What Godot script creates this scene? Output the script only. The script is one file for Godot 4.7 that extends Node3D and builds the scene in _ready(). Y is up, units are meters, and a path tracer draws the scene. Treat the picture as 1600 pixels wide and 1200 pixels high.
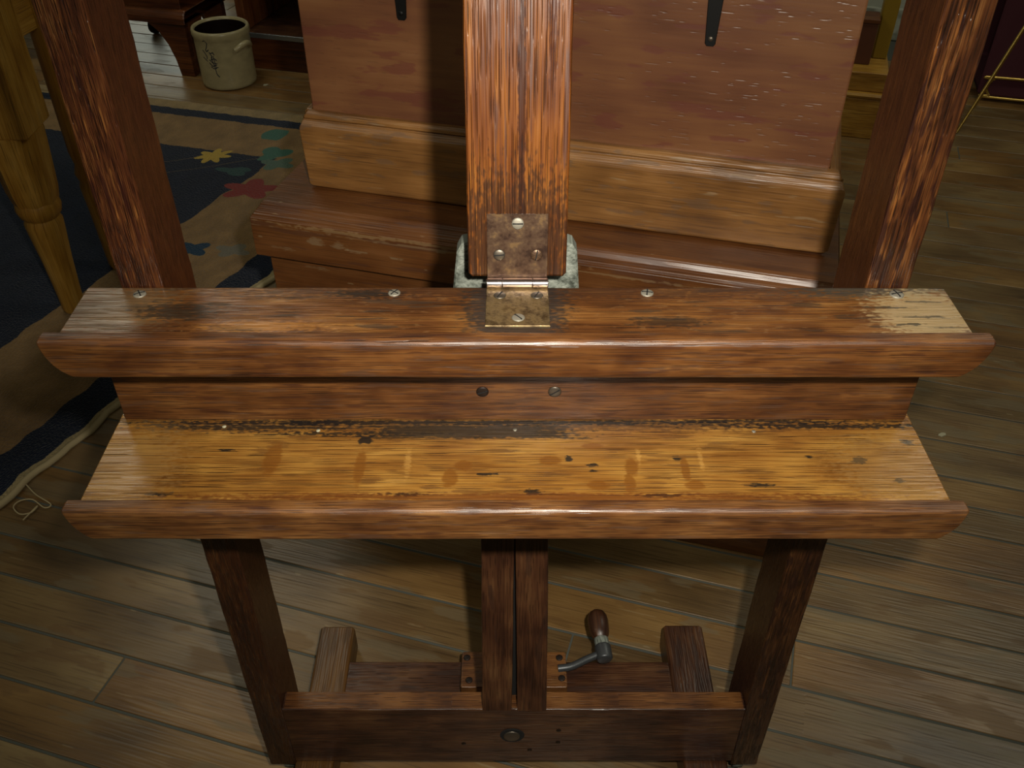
extends Node3D
# An old artist's easel with two trays, photographed by flash in a cluttered shop. Units are metres, y up, floor at y = 0.
# The easel's legs stand in the plane z = 0; the room (chests, boards, cabinets) is turned TURN degrees from it.

const TRAY := 0.77            # height of the upper tray's top
const TURN := 15.3            # the room's turn about y against the easel
const BOARD_TURN := 16.5
var EU := Vector3(cos(deg_to_rad(TURN)), 0, sin(deg_to_rad(TURN)))      # along the chests' fronts, to the right
var EN := Vector3(-sin(deg_to_rad(TURN)), 0, cos(deg_to_rad(TURN)))     # out of the chests' fronts
const ORIGIN := Vector3(0.35, 0, -0.40)                                 # foot of the lower chest's front, right part
var used := {}
var mats := {}
var rng := RandomNumberGenerator.new()
var wob_noise := FastNoiseLite.new()


func _ready() -> void:
	rng.seed = 7
	wob_noise.seed = 5
	wob_noise.frequency = 1.0
	set_camera_and_light()
	make_materials()
	build_room()
	build_floor()
	build_rug()
	build_easel()
	build_chests()
	build_crock()
	build_table()
	build_left_furniture()
	build_right_furniture()
	build_small_things()


func set_camera_and_light() -> void:
	var cam := Camera3D.new()
	cam.name = "camera"
	cam.position = Vector3(-0.0018, 0.405 + TRAY, 0.619)
	cam.rotation_degrees = Vector3(-39.13, 0.02, 0)
	cam.fov = 44.63
	cam.near = 0.02
	add_child(cam)
	var we := WorldEnvironment.new()
	we.name = "world_environment"
	var e := Environment.new()
	e.background_mode = Environment.BG_COLOR
	e.background_color = Color(0.25, 0.27, 0.3)
	e.tonemap_mode = Environment.TONE_MAPPER_LINEAR
	e.tonemap_exposure = 1.07
	e.sdfgi_enabled = true
	e.ssao_enabled = true
	e.ssil_enabled = true
	we.environment = e
	add_child(we)
	# the camera's own flash, just above and to the right of its lens
	var flash := SpotLight3D.new()
	flash.name = "camera_flash"
	flash.position = Vector3(0.058, 0.405 + TRAY + 0.05, 0.60)
	flash.rotation_degrees = Vector3(-38.0, 1.0, 0)
	flash.light_color = Color(1.0, 0.97, 0.91)
	flash.light_energy = 1.3
	flash.light_size = 0.012
	flash.spot_angle = 38.0
	flash.spot_angle_attenuation = 1.0
	flash.spot_range = 12.0
	flash.spot_attenuation = 2.0
	flash.shadow_enabled = true
	add_child(flash)


# ---------------------------------------------------------------- naming and metas
func numbered(called: String) -> String:
	if not used.has(called):
		used[called] = 0
		return called
	used[called] += 1
	return "%s_%03d" % [called, used[called]]


func thing(called: String, label: String, category: String, at := Vector3.ZERO, turn := 0.0, group := "") -> Node3D:
	var o := Node3D.new()
	o.name = numbered(called)
	add_child(o)
	o.position = at
	o.rotation_degrees.y = turn
	tag(o, label, category, group)
	return o


func tag(o: Node3D, label: String, category: String, group := "") -> void:
	o.set_meta("label", label)
	o.set_meta("category", category)
	if group != "":
		o.set_meta("group", group)


func put(called: String, mesh: Mesh, mat: Material, parent: Node, at := Vector3.ZERO, rot := Vector3.ZERO) -> MeshInstance3D:
	var o := MeshInstance3D.new()
	o.name = called
	o.mesh = mesh
	o.material_override = mat
	parent.add_child(o, true)
	o.position = at
	o.rotation_degrees = rot
	return o


func structure(called: String, mesh: Mesh, mat: Material, at := Vector3.ZERO, rot := Vector3.ZERO) -> MeshInstance3D:
	var o := put(called, mesh, mat, self, at, rot)
	o.set_meta("kind", "structure")
	return o


func room(u: float, y: float, v: float) -> Vector3:      # a point of the room: u along the chests, v out of them
	return ORIGIN + EU * u + EN * v + Vector3(0, y, 0)


# ---------------------------------------------------------------- mesh builders
func tri(st: SurfaceTool, v: Array, n: Array, t: Array, a: int, b: int, c: int) -> void:
	# adds a triangle turned so that its front (clockwise) side lies along the normals
	var cr: Vector3 = (v[b] - v[a]).cross(v[c] - v[a])
	if cr.dot(n[a] + n[b] + n[c]) > 0.0:
		var k := b
		b = c
		c = k
	for i in [a, b, c]:
		st.set_normal(n[i])
		st.set_uv(t[i])
		st.add_vertex(v[i])


func rounded(pts: Array, radii, arc := 3) -> Array:
	# a closed outline in (y, z) with rounded corners: [points, normals, lengths along it]
	var p := []
	var nn := []
	var count := pts.size()
	for i in count:
		var c: Vector2 = pts[i]
		var d0: Vector2 = (c - pts[(i + count - 1) % count]).normalized()
		var d1: Vector2 = (pts[(i + 1) % count] - c).normalized()
		var r: float = radii[i] if radii is Array else radii
		var ang: float = absf(d0.angle_to(d1))
		var n0 := Vector2(d0.y, -d0.x)
		var n1 := Vector2(d1.y, -d1.x)
		if r <= 0.0:
			p.append(c); nn.append(n0)
			p.append(c); nn.append(n1)
			continue
		var k := r * tan(ang / 2.0)
		var s: Vector2 = c - d0 * k
		var e: Vector2 = c + d1 * k
		for j in arc + 1:
			var w := float(j) / arc
			p.append(s.lerp(c, w).lerp(c.lerp(e, w), w))
			nn.append(n0.lerp(n1, w).normalized())
	var ll := [0.0]
	for i in p.size():
		ll.append(ll[-1] + (p[(i + 1) % p.size()] as Vector2).distance_to(p[i]))
	return [p, nn, ll]


func box_outline(h: float, d: float) -> Array:            # from the top back corner over the top, the front, the bottom
	return [Vector2(h / 2, -d / 2), Vector2(h / 2, d / 2), Vector2(-h / 2, d / 2), Vector2(-h / 2, -d / 2)]


func lip_outline(h: float, d: float) -> Array:            # the same, its front face in steps so that the ends can curve
	var out := [Vector2(h / 2, -d / 2), Vector2(h / 2, d / 2)]
	for k in [0.30, 0.48, 0.64, 0.78, 0.89]:
		out.append(Vector2(h / 2 - h * k, d / 2))
	out.append_array([Vector2(-h / 2, d / 2), Vector2(-h / 2, -d / 2)])
	return out


func loft(length: float, outline: Array, radii, o := {}) -> ArrayMesh:
	# a bar along local x with that outline. o: segs, bevel (of the ends), wob, inset (Callable(y, z) -> cut at each end), taper (scale at +x), uv (offset), arc
	var prof := rounded(outline, radii, o.get("arc", 3))
	var p: Array = prof[0]
	var pn: Array = prof[1]
	var pl: Array = prof[2]
	var segs: int = o.get("segs", 1)
	var bevel: float = o.get("bevel", 0.0)
	var wob: float = o.get("wob", 0.0)
	var wf: float = o.get("wf", 22.0)
	var inset = o.get("inset", null)
	var taper: float = o.get("taper", 1.0)
	var off: Vector2 = o.get("uv", Vector2.ZERO)
	var xs := []                                          # [fraction along, shrink, tilt of normal]
	var b := bevel / length
	if bevel > 0.0:
		xs.append([0.0, bevel, -1.0])
	for i in segs + 1:
		xs.append([b + (1.0 - 2.0 * b) * i / segs, 0.0, 0.0])
	if bevel > 0.0:
		xs.append([1.0, bevel, 1.0])
	var st := SurfaceTool.new()
	st.begin(Mesh.PRIMITIVE_TRIANGLES)
	var v := []
	var n := []
	var t := []
	var m := p.size()
	for x in xs:
		for j in m + 1:
			var q: Vector2 = p[j % m]
			var qn: Vector2 = pn[j % m]
			var cut: float = inset.call(q.x, q.y) if inset != null else 0.0
			var along: float = lerpf(-length / 2 + cut, length / 2 - cut, x[0])
			var sc: float = lerpf(1.0, taper, x[0])
			var w: float = 0.0
			if wob > 0.0:
				w = wob * wob_noise.get_noise_3d(along * wf * 0.35, q.x * wf * 2.0 + off.y * 37.0, q.y * wf * 2.0 + off.x * 11.0)
			var yz: Vector2 = q * sc + qn * (w - x[1])
			v.append(Vector3(along, yz.x, yz.y))
			n.append(Vector3(x[2], qn.x, qn.y).normalized())
			t.append(Vector2(along + length / 2, pl[j]) + off)
	for i in xs.size() - 1:
		for j in m:
			var a := i * (m + 1) + j
			if (v[a] as Vector3).distance_squared_to(v[a + 1]) < 1e-14:
				continue
			tri(st, v, n, t, a, a + 1, a + m + 2)
			tri(st, v, n, t, a, a + m + 2, a + m + 1)
	for side in [0, xs.size() - 1]:
		var cv := []
		var cn := []
		var ct := []
		var flat := PackedVector2Array()
		for j in m:
			var q: Vector3 = v[side * (m + 1) + j]
			if flat.size() > 0 and flat[-1].distance_to(Vector2(q.y, q.z)) < 1e-6:
				continue
			cv.append(q)
			cn.append(Vector3(-1 if side == 0 else 1, 0, 0))
			ct.append(Vector2(q.y, q.z) + off)
			flat.append(Vector2(q.y, q.z))
		var idx := Geometry2D.triangulate_polygon(flat)
		for k in range(0, idx.size(), 3):
			tri(st, cv, cn, ct, idx[k], idx[k + 1], idx[k + 2])
	st.generate_tangents()
	return st.commit()


func bar(size: Vector3, r: float, o := {}) -> ArrayMesh:   # a rounded block, grain along x
	if not o.has("bevel"):
		o.bevel = r
	return loft(size.x, box_outline(size.y, size.z), r, o)


func lathe(prof: Array, sides: int, o := {}) -> ArrayMesh:
	# turned about y; prof: [radius, height] from the bottom up. flat: facets instead of round
	var st := SurfaceTool.new()
	st.begin(Mesh.PRIMITIVE_TRIANGLES)
	var v := []
	var n := []
	var t := []
	var flat: bool = o.get("flat", false)
	var phase: float = o.get("phase", 0.0)
	var rows := prof.size()
	for i in rows:
		var a: Array = prof[maxi(i - 1, 0)]
		var b: Array = prof[mini(i + 1, rows - 1)]
		var nd := Vector2(b[1] - a[1], a[0] - b[0])
		if nd.length() < 1e-9:
			nd = Vector2(1, 0)
		nd = nd.normalized()
		for j in sides + 1:
			var an := TAU * j / sides + phase
			v.append(Vector3(cos(an) * prof[i][0], prof[i][1], sin(an) * prof[i][0]))
			n.append(Vector3(cos(an) * nd.x, nd.y, sin(an) * nd.x))
			t.append(Vector2(prof[i][1], an * 0.06))
	for i in rows - 1:
		for j in sides:
			var a := i * (sides + 1) + j
			for f in [[a, a + 1, a + sides + 2], [a, a + sides + 2, a + sides + 1]]:
				if ((v[f[1]] - v[f[0]]) as Vector3).cross(v[f[2]] - v[f[0]]).length() < 1e-12:
					continue
				if flat:
					var an2 := TAU * (j + 0.5) / sides + phase
					var slope: Vector3 = v[a + sides + 1] - v[a]
					var fnn := Vector3(cos(an2), 0, sin(an2))
					fnn = (fnn - slope.normalized() * fnn.dot(slope.normalized())).normalized()
					tri(st, [v[f[0]], v[f[1]], v[f[2]]], [fnn, fnn, fnn], [t[f[0]], t[f[1]], t[f[2]]], 0, 1, 2)
				else:
					tri(st, v, n, t, f[0], f[1], f[2])
	for end in [0, rows - 1]:
		if o.get("open", false) or prof[end][0] < 1e-5:
			continue
		var cv := [Vector3(0, prof[end][1], 0)]
		var cn := [Vector3(0, -1 if end == 0 else 1, 0)]
		var ct := [Vector2.ZERO]
		for j in sides + 1:
			cv.append(v[end * (sides + 1) + j])
			cn.append(cn[0])
			ct.append(Vector2(cv[-1].x, cv[-1].z))
		for j in sides:
			tri(st, cv, cn, ct, 0, j + 1, j + 2)
	st.generate_tangents()
	return st.commit()


func tube(pts: Array, r: float, sides := 8) -> ArrayMesh:
	var st := SurfaceTool.new()
	st.begin(Mesh.PRIMITIVE_TRIANGLES)
	var v := []
	var n := []
	var t := []
	var run := 0.0
	for i in pts.size():
		var d: Vector3 = (pts[mini(i + 1, pts.size() - 1)] - pts[maxi(i - 1, 0)]).normalized()
		var side := d.cross(Vector3.UP)
		if side.length() < 0.05:
			side = d.cross(Vector3.RIGHT)
		side = side.normalized()
		var up := side.cross(d).normalized()
		if i > 0:
			run += (pts[i] as Vector3).distance_to(pts[i - 1])
		for j in sides + 1:
			var a := TAU * j / sides
			var k := side * cos(a) + up * sin(a)
			v.append(pts[i] + k * r)
			n.append(k)
			t.append(Vector2(run, r * a))
	for i in pts.size() - 1:
		for j in sides:
			var a := i * (sides + 1) + j
			tri(st, v, n, t, a, a + 1, a + sides + 2)
			tri(st, v, n, t, a, a + sides + 2, a + sides + 1)
	for end in [0, pts.size() - 1]:
		var dd: Vector3 = pts[0] - pts[1] if end == 0 else pts[end] - pts[end - 1]
		var cv := [pts[end]]
		var cn := [dd.normalized()]
		var ct := [Vector2.ZERO]
		for j in sides + 1:
			cv.append(v[end * (sides + 1) + j]); cn.append(cn[0]); ct.append(Vector2.ZERO)
		for j in sides:
			tri(st, cv, cn, ct, 0, j + 1, j + 2)
	st.generate_tangents()
	return st.commit()


func smooth_path(pts: Array, per := 5) -> Array:
	var out := []
	for i in pts.size() - 1:
		var a: Vector3 = pts[maxi(i - 1, 0)]
		var b: Vector3 = pts[i]
		var c: Vector3 = pts[i + 1]
		var d: Vector3 = pts[mini(i + 2, pts.size() - 1)]
		for k in per:
			out.append(b.cubic_interpolate(c, a, d, float(k) / per))
	out.append(pts[-1])
	return out


func slab(outline: Array, thick: float, bevel := 0.0) -> ArrayMesh:
	# an outline in (x, y) with that thickness along z, its front edge bevelled; origin at the middle of the thickness
	var st := SurfaceTool.new()
	st.begin(Mesh.PRIMITIVE_TRIANGLES)
	var p := PackedVector2Array()
	for q in outline:
		p.append(q)
	if Geometry2D.is_polygon_clockwise(p):
		p.reverse()
	var inner := p
	if bevel > 0.0:
		var c := Vector2.ZERO
		for q in p:
			c += q / p.size()
		inner = PackedVector2Array()
		for i in p.size():
			var d0: Vector2 = (p[i] - p[(i + p.size() - 1) % p.size()]).normalized()
			var d1: Vector2 = (p[(i + 1) % p.size()] - p[i]).normalized()
			var inn: Vector2 = (Vector2(-d0.y, d0.x) + Vector2(-d1.y, d1.x)).normalized()
			inner.append(p[i] + inn * bevel)
	var idx := Geometry2D.triangulate_polygon(p)
	var z := thick / 2
	for s in [1, -1]:
		var face: PackedVector2Array = inner if s == 1 else p
		var fv := []
		var fm := []
		var ft := []
		for q in face:
			fv.append(Vector3(q.x, q.y, z * s)); fm.append(Vector3(0, 0, s)); ft.append(q)
		for k in range(0, idx.size(), 3):
			tri(st, fv, fm, ft, idx[k], idx[k + 1], idx[k + 2])
	for i in p.size():
		var j := (i + 1) % p.size()
		var d: Vector2 = (p[j] - p[i]).normalized()
		var nn := Vector3(d.y, -d.x, 0)
		var zb := z - bevel
		var quad := [Vector3(p[i].x, p[i].y, -z), Vector3(p[j].x, p[j].y, -z), Vector3(p[j].x, p[j].y, zb), Vector3(p[i].x, p[i].y, zb)]
		var uvs := [p[i], p[j], p[j], p[i]]
		tri(st, quad, [nn, nn, nn, nn], uvs, 0, 1, 2)
		tri(st, quad, [nn, nn, nn, nn], uvs, 0, 2, 3)
		if bevel > 0.0:
			var bn := (nn + Vector3(0, 0, 1)).normalized()
			quad = [quad[3], quad[2], Vector3(inner[j].x, inner[j].y, z), Vector3(inner[i].x, inner[i].y, z)]
			tri(st, quad, [bn, bn, bn, bn], uvs, 0, 1, 2)
			tri(st, quad, [bn, bn, bn, bn], uvs, 0, 2, 3)
	st.generate_tangents()
	return st.commit()


# ---------------------------------------------------------------- textures
func noise_bytes(w: int, h: int, sd: int, freq: float, sx: int, sy: int, oct := 3, seam := true) -> PackedByteArray:
	# grey noise of w x h, stretched sx and sy times
	var f := FastNoiseLite.new()
	f.seed = sd
	f.noise_type = FastNoiseLite.TYPE_SIMPLEX_SMOOTH
	f.frequency = freq
	f.fractal_octaves = oct
	var a := maxi(w / sx, 4)
	var b := maxi(h / sy, 4)
	var im: Image = f.get_seamless_image(a, b) if seam else f.get_image(a, b)
	im.convert(Image.FORMAT_L8)
	if a != w or b != h:
		im.resize(w, h, Image.INTERPOLATE_CUBIC)
	return im.get_data()


func shade(ramp: Array, t: float) -> Color:
	t = clampf(t, 0.0, 1.0) * (ramp.size() - 1)
	var i := mini(int(t), ramp.size() - 2)
	return (ramp[i] as Color).lerp(ramp[i + 1], t - i)


func wood(called: String, w: int, h: int, lm: float, wm: float, sd: int, o: Dictionary) -> StandardMaterial3D:
	# wood with its grain along u. lm x wm: metres that the picture covers.
	# o: ramp, fine, med, blotch (weights), pores (0..1), patch [colour, threshold, strength], patch2, stains, bump, rough, spec, coat
	var ramp := []
	for k in 65:
		ramp.append(shade(o.ramp, k / 64.0))
	var long: int = o.get("long", 24)
	var fine := noise_bytes(w, h, sd, o.get("fine_freq", 0.3), long, 1, 2)
	var med := noise_bytes(w, h, sd + 1, 0.06, long, 1, 3)
	var bl := noise_bytes(w, h, sd + 2, 0.02 * o.get("blotch_freq", 1.0), 4, 2, 4)
	var pr := noise_bytes(w, h, sd + 3, o.get("pore_freq", 0.45), o.get("pore_long", long * 2), 1, 2)
	var pt := noise_bytes(w, h, sd + 4, o.get("patch_freq", 0.035), o.get("patch_long", 5), 1, 5)
	var pt2 := noise_bytes(w, h, sd + 5, o.get("patch2_freq", 0.05), o.get("patch2_long", 3), 1, 5)
	var sp := noise_bytes(w, h, sd + 9, 0.09, 2, 1, 3)
	var wf: float = o.get("fine", 0.3) / 255.0
	var wmd: float = o.get("med", 0.5) / 255.0
	var wb: float = o.get("blotch", 0.5) / 255.0
	var base: float = 0.5 - 127.5 * (wf + wmd + wb)
	var pores: float = o.get("pores", 0.3)
	var pth: float = o.get("pore_at", 0.3) * 255.0
	var p1: Array = o.get("patch", [Color.BLACK, 2.0, 0.0])
	var p2: Array = o.get("patch2", [Color.BLACK, 2.0, 0.0])
	var t1: float = p1[1] * 255.0
	var t2: float = p2[1] * 255.0
	var soft: float = o.get("soft", 16.0)
	var out := PackedByteArray()
	out.resize(w * h * 3)
	var hi := PackedByteArray()
	hi.resize(w * h)
	var rr := PackedByteArray()
	var rb: float = o.get("rough", 0.35)
	var rv: float = o.get("rough_var", 0.25)
	rr.resize(w * h)
	var band: Array = o.get("band", [-1.0, 99.0])        # the rows (metres) that wear all of the patches; the others are smoother
	var fdepth: float = o.get("fine_depth", 0.0012)
	var calm: float = o.get("calm", 0.3)
	for i in w * h:
		var vm := float(i / w) / h * wm
		var full := 1.0 if vm > band[0] and vm < band[1] else calm
		var t := base + fine[i] * wf + med[i] * wmd + bl[i] * wb
		t = lerpf(o.get("calm_at", 0.45), t, full)
		var c: Color = ramp[clampi(int(t * 64.0), 0, 64)]
		var hh: float = 0.55 + (fine[i] - 127.0) * fdepth + (bl[i] - 127.0) * 0.0004
		var ro := rb
		if pr[i] < pth:
			var k: float = clampf((pth - pr[i]) / 22.0, 0.0, 1.0)
			c = c.lerp(Color(c.r * 0.35, c.g * 0.3, c.b * 0.3), k * pores)
			hh -= o.get("pore_depth", 0.3) * k * pores * full
		if pt[i] > t1:
			var k: float = clampf((pt[i] - t1) / soft, 0.0, 1.0) * p1[2] * full
			c = c.lerp(p1[0], k)
			ro += rv * k
			hh -= 0.08 * k
		if pt2[i] > t2:
			var k: float = clampf((pt2[i] - t2) / soft, 0.0, 1.0) * p2[2] * full
			c = c.lerp(p2[0], k)
			ro += rv * k * 0.5
		out[i * 3] = clampi(int(c.r * 255.0), 0, 255)
		out[i * 3 + 1] = clampi(int(c.g * 255.0), 0, 255)
		out[i * 3 + 2] = clampi(int(c.b * 255.0), 0, 255)
		hi[i] = clampi(int(hh * 255.0), 0, 255)
		rr[i] = clampi(int(ro * 255.0), 0, 255)
	for s in o.get("stains_and_light", []):
		stain_or_light(out, hi, w, h, lm, wm, s, sp, pr)
	var m := StandardMaterial3D.new()
	m.resource_name = called
	var im := Image.create_from_data(w, h, false, Image.FORMAT_RGB8, out)
	m.albedo_texture = ImageTexture.create_from_image(im)
	var nm := Image.create_from_data(w, h, false, Image.FORMAT_L8, hi)
	nm.convert(Image.FORMAT_RGBA8)
	nm.bump_map_to_normal_map(o.get("bump", 3.0))
	m.normal_enabled = true
	m.normal_texture = ImageTexture.create_from_image(nm)
	m.normal_scale = o.get("nscale", 1.0)
	var rim := Image.create_from_data(w, h, false, Image.FORMAT_L8, rr)
	m.roughness = 1.0
	m.roughness_texture = ImageTexture.create_from_image(rim)
	m.metallic_specular = o.get("spec", 0.5)
	m.uv1_scale = Vector3(1.0 / lm, 1.0 / wm, 1)
	if o.has("coat"):
		m.clearcoat_enabled = true
		m.clearcoat = o.coat
		m.clearcoat_roughness = o.get("coat_rough", 0.15)
	if o.get("clamp", false):
		m.texture_repeat = false
	mats[called] = m
	return m


func stain_or_light(out: PackedByteArray, hi: PackedByteArray, w: int, h: int, lm: float, wm: float, s: Array, na: PackedByteArray, nb: PackedByteArray) -> void:
	# s: [x, y, half length, half width (metres), colour, strength, raggedness, ring?] wear, staining, or light and shade painted into the picture, ragged-edged
	var x0 := clampi(int((s[0] - s[2] * 1.5) / lm * w), 0, w - 1)
	var x1 := clampi(int((s[0] + s[2] * 1.5) / lm * w), 0, w - 1)
	var y0 := clampi(int((s[1] - s[3] * 1.5) / wm * h), 0, h - 1)
	var y1 := clampi(int((s[1] + s[3] * 1.5) / wm * h), 0, h - 1)
	var c: Color = s[4]
	var square: bool = s.size() > 7 and s[7] == "square"
	var ring: bool = s.size() > 7 and s[7] == "ring"
	for y in range(y0, y1 + 1):
		for x in range(x0, x1 + 1):
			var dx: float = ((x + 0.5) / w * lm - s[0]) / s[2]
			var dy: float = ((y + 0.5) / h * wm - s[1]) / s[3]
			var d: float = maxf(absf(dx), absf(dy)) if square else sqrt(dx * dx + dy * dy)
			var i := y * w + x
			d += s[6] * (na[i] + nb[i] - 255.0) / 255.0
			var k := clampf((1.0 - d) * 4.0, 0.0, 1.0)
			if ring:
				k = clampf(1.0 - absf(d - 0.85) * 6.0, 0.0, 1.0) + 0.35 * k
			k *= s[5]
			if k <= 0.0:
				continue
			for q in 3:
				var cc: float = c[q] * 255.0
				out[i * 3 + q] = clampi(int(lerpf(out[i * 3 + q], cc, minf(k, 1.0))), 0, 255)


func plain(called: String, c: Color, rough: float, metal := 0.0, spec := 0.5) -> StandardMaterial3D:
	var m := StandardMaterial3D.new()
	m.resource_name = called
	m.albedo_color = c
	m.roughness = rough
	m.metallic = metal
	m.metallic_specular = spec
	mats[called] = m
	return m


func mottled(called: String, w: int, h: int, lm: float, sd: int, ramp: Array, freq: float, rough: float, metal := 0.0, bump := 2.0) -> StandardMaterial3D:
	var a := noise_bytes(w, h, sd, freq, 1, 1, 5)
	var b := noise_bytes(w, h, sd + 1, freq * 5.0, 1, 1, 3)
	var out := PackedByteArray()
	out.resize(w * h * 3)
	for i in w * h:
		var c := shade(ramp, 0.5 + (a[i] - 127.5) / 255.0 * 1.2 + (b[i] - 127.5) / 255.0 * 0.5)
		out[i * 3] = clampi(int(c.r * 255.0), 0, 255)
		out[i * 3 + 1] = clampi(int(c.g * 255.0), 0, 255)
		out[i * 3 + 2] = clampi(int(c.b * 255.0), 0, 255)
	var m := plain(called, Color.WHITE, rough, metal)
	m.albedo_texture = ImageTexture.create_from_image(Image.create_from_data(w, h, false, Image.FORMAT_RGB8, out))
	var nm := Image.create_from_data(w, h, false, Image.FORMAT_L8, b)
	nm.convert(Image.FORMAT_RGBA8)
	nm.bump_map_to_normal_map(bump)
	m.normal_enabled = true
	m.normal_texture = ImageTexture.create_from_image(nm)
	m.uv1_scale = Vector3(1.0 / lm, float(w) / h / lm, 1)
	return m


func hexes(list: Array) -> Array:
	var out := []
	for s in list:
		out.append(Color.html(s))
	return out


func make_materials() -> void:
	var dk := Color(0.10, 0.085, 0.075)
	var ink := Color(0.075, 0.07, 0.075)
	# upper tray board: golden oak, grey and dark along its back edge; pale ends paint the room's reflection
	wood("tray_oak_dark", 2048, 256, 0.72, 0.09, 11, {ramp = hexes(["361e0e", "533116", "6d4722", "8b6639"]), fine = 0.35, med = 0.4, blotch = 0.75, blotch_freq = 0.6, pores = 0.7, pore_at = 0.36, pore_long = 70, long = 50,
		patch = [Color(0.19, 0.14, 0.10), 0.7, 0.6], patch_freq = 0.03, patch_long = 7, patch2 = [Color(0.45, 0.33, 0.20), 0.7, 0.4], bump = 2.0, rough = 0.28, rough_var = 0.2, spec = 0.5,
		stains_and_light = [[0.337, 0.006, 0.30, 0.014, Color(0.2, 0.12, 0.08), 0.55, 1.2], [0.337, 0.03, 0.043, 0.06, Color(0.15, 0.13, 0.12), 0.85, 0.7], [0.62, 0.006, 0.07, 0.012, Color(0.22, 0.21, 0.19), 0.8, 1.2],
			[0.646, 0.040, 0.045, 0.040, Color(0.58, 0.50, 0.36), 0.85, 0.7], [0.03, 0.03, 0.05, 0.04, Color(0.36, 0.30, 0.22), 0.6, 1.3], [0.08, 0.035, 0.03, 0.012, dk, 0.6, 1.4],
			[0.22, 0.012, 0.03, 0.006, dk, 0.6, 1.4], [0.45, 0.05, 0.03, 0.006, dk, 0.5, 1.6], [0.62, 0.03, 0.02, 0.0016, dk, 0.6, 1.4], [0.645, 0.042, 0.02, 0.0014, dk, 0.55, 1.4], [0.65, 0.022, 0.015, 0.0012, dk, 0.5, 1.4], [0.63, 0.052, 0.012, 0.0016, dk, 0.6, 1.5], [0.66, 0.056, 0.014, 0.001, dk, 0.5, 1.5], [0.15, 0.055, 0.05, 0.008, Color(0.62, 0.42, 0.18), 0.5, 1.2]]})
	# lower tray board: pale golden oak with ink-dark wear along its back, spots and old drips
	var lower_stains_and_light := [[0.34, 0.027, 0.36, 0.011, Color(0.29, 0.19, 0.10), 0.65, 1.1], [0.10, 0.03, 0.08, 0.008, Color(0.25, 0.2, 0.15), 0.5, 1.4]]
	for q in [[0.28, 0.026, 0.30, 0.0030, 0.75, 1.4], [0.60, 0.030, 0.10, 0.0035, 0.7, 1.5], [0.12, 0.032, 0.09, 0.0035, 0.55, 1.7], [0.20, 0.040, 0.07, 0.0026, 0.7, 1.8], [0.17, 0.026, 0.03, 0.003, 0.6, 1.6], [0.53, 0.024, 0.10, 0.002, 0.6, 1.5]]:
		lower_stains_and_light.append([q[0], q[1], q[2], q[3], ink, q[4], q[5]])
	lower_stains_and_light.append([0.300, 0.0375, 0.096, 0.0092, Color(0.15, 0.12, 0.09), 0.82, 0.6, "square"])
	lower_stains_and_light.append([0.213, 0.047, 0.006, 0.006, ink, 0.8, 0.8, "square"])
	for q in [[0.314, 0.088, 0.008, 0.0018], [0.380, 0.070, 0.0035, 0.0035], [0.399, 0.077, 0.005, 0.0022], [0.399, 0.084, 0.004, 0.0016], [0.468, 0.070, 0.004, 0.0028], [0.615, 0.072, 0.007, 0.004],
			[0.640, 0.095, 0.004, 0.0025], [0.575, 0.068, 0.003, 0.002], [0.350, 0.107, 0.008, 0.003], [0.06, 0.110, 0.012, 0.0025], [0.10, 0.060, 0.006, 0.002], [0.66, 0.05, 0.005, 0.004], [0.53, 0.100, 0.012, 0.002], [0.25, 0.110, 0.02, 0.002], [0.45, 0.111, 0.02, 0.002]]:
		lower_stains_and_light.append([q[0], q[1], q[2], q[3], ink, 0.75, 1.5])
	for q in [[0.295, 0.078, 0.008, 0.007], [0.285, 0.092, 0.007, 0.012], [0.365, 0.072, 0.010, 0.006], [0.430, 0.080, 0.006, 0.012], [0.427, 0.098, 0.005, 0.012], [0.473, 0.082, 0.004, 0.016], [0.478, 0.100, 0.009, 0.006], [0.212, 0.080, 0.005, 0.022], [0.140, 0.07, 0.008, 0.022], [0.402, 0.1, 0.010, 0.006], [0.40, 0.055, 0.01, 0.004]]:
		lower_stains_and_light.append([q[0], q[1], q[2], q[3], Color(0.40, 0.24, 0.08), 0.7, 0.4])
	for q in [[0.25, 0.075, 0.0030, 0.016], [0.487, 0.070, 0.0022, 0.012], [0.437, 0.066, 0.002, 0.008]]:
		lower_stains_and_light.append([q[0], q[1], q[2], q[3], Color(0.74, 0.58, 0.32), 0.35, 1.3])
	for q in [[0.34, 0.113, 0.30, 0.005, Color(0.33, 0.17, 0.07), 0.55, 1.2]]:
		lower_stains_and_light.append(q)
	for q in [[0.64, 0.08, 0.05, 0.04], [0.03, 0.08, 0.04, 0.05]]:  # pale ends: the bright room's reflection, put into the colour
		lower_stains_and_light.append([q[0], q[1], q[2], q[3], Color(0.56, 0.44, 0.27), 0.4, 1.0])
	wood("tray_oak_pale", 2048, 384, 0.72, 0.13, 21, {ramp = hexes(["4f2f12", "754d1f", "90682e", "aa8549"]), fine = 0.4, med = 0.3, blotch = 0.5, blotch_freq = 0.7, pores = 0.8, pore_at = 0.39, pore_long = 80, long = 60,
		patch = [Color(0.33, 0.21, 0.09), 0.7, 0.5], patch_freq = 0.03, patch_long = 6, bump = 2.0, rough = 0.25, rough_var = 0.2, stains_and_light = lower_stains_and_light})
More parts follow.
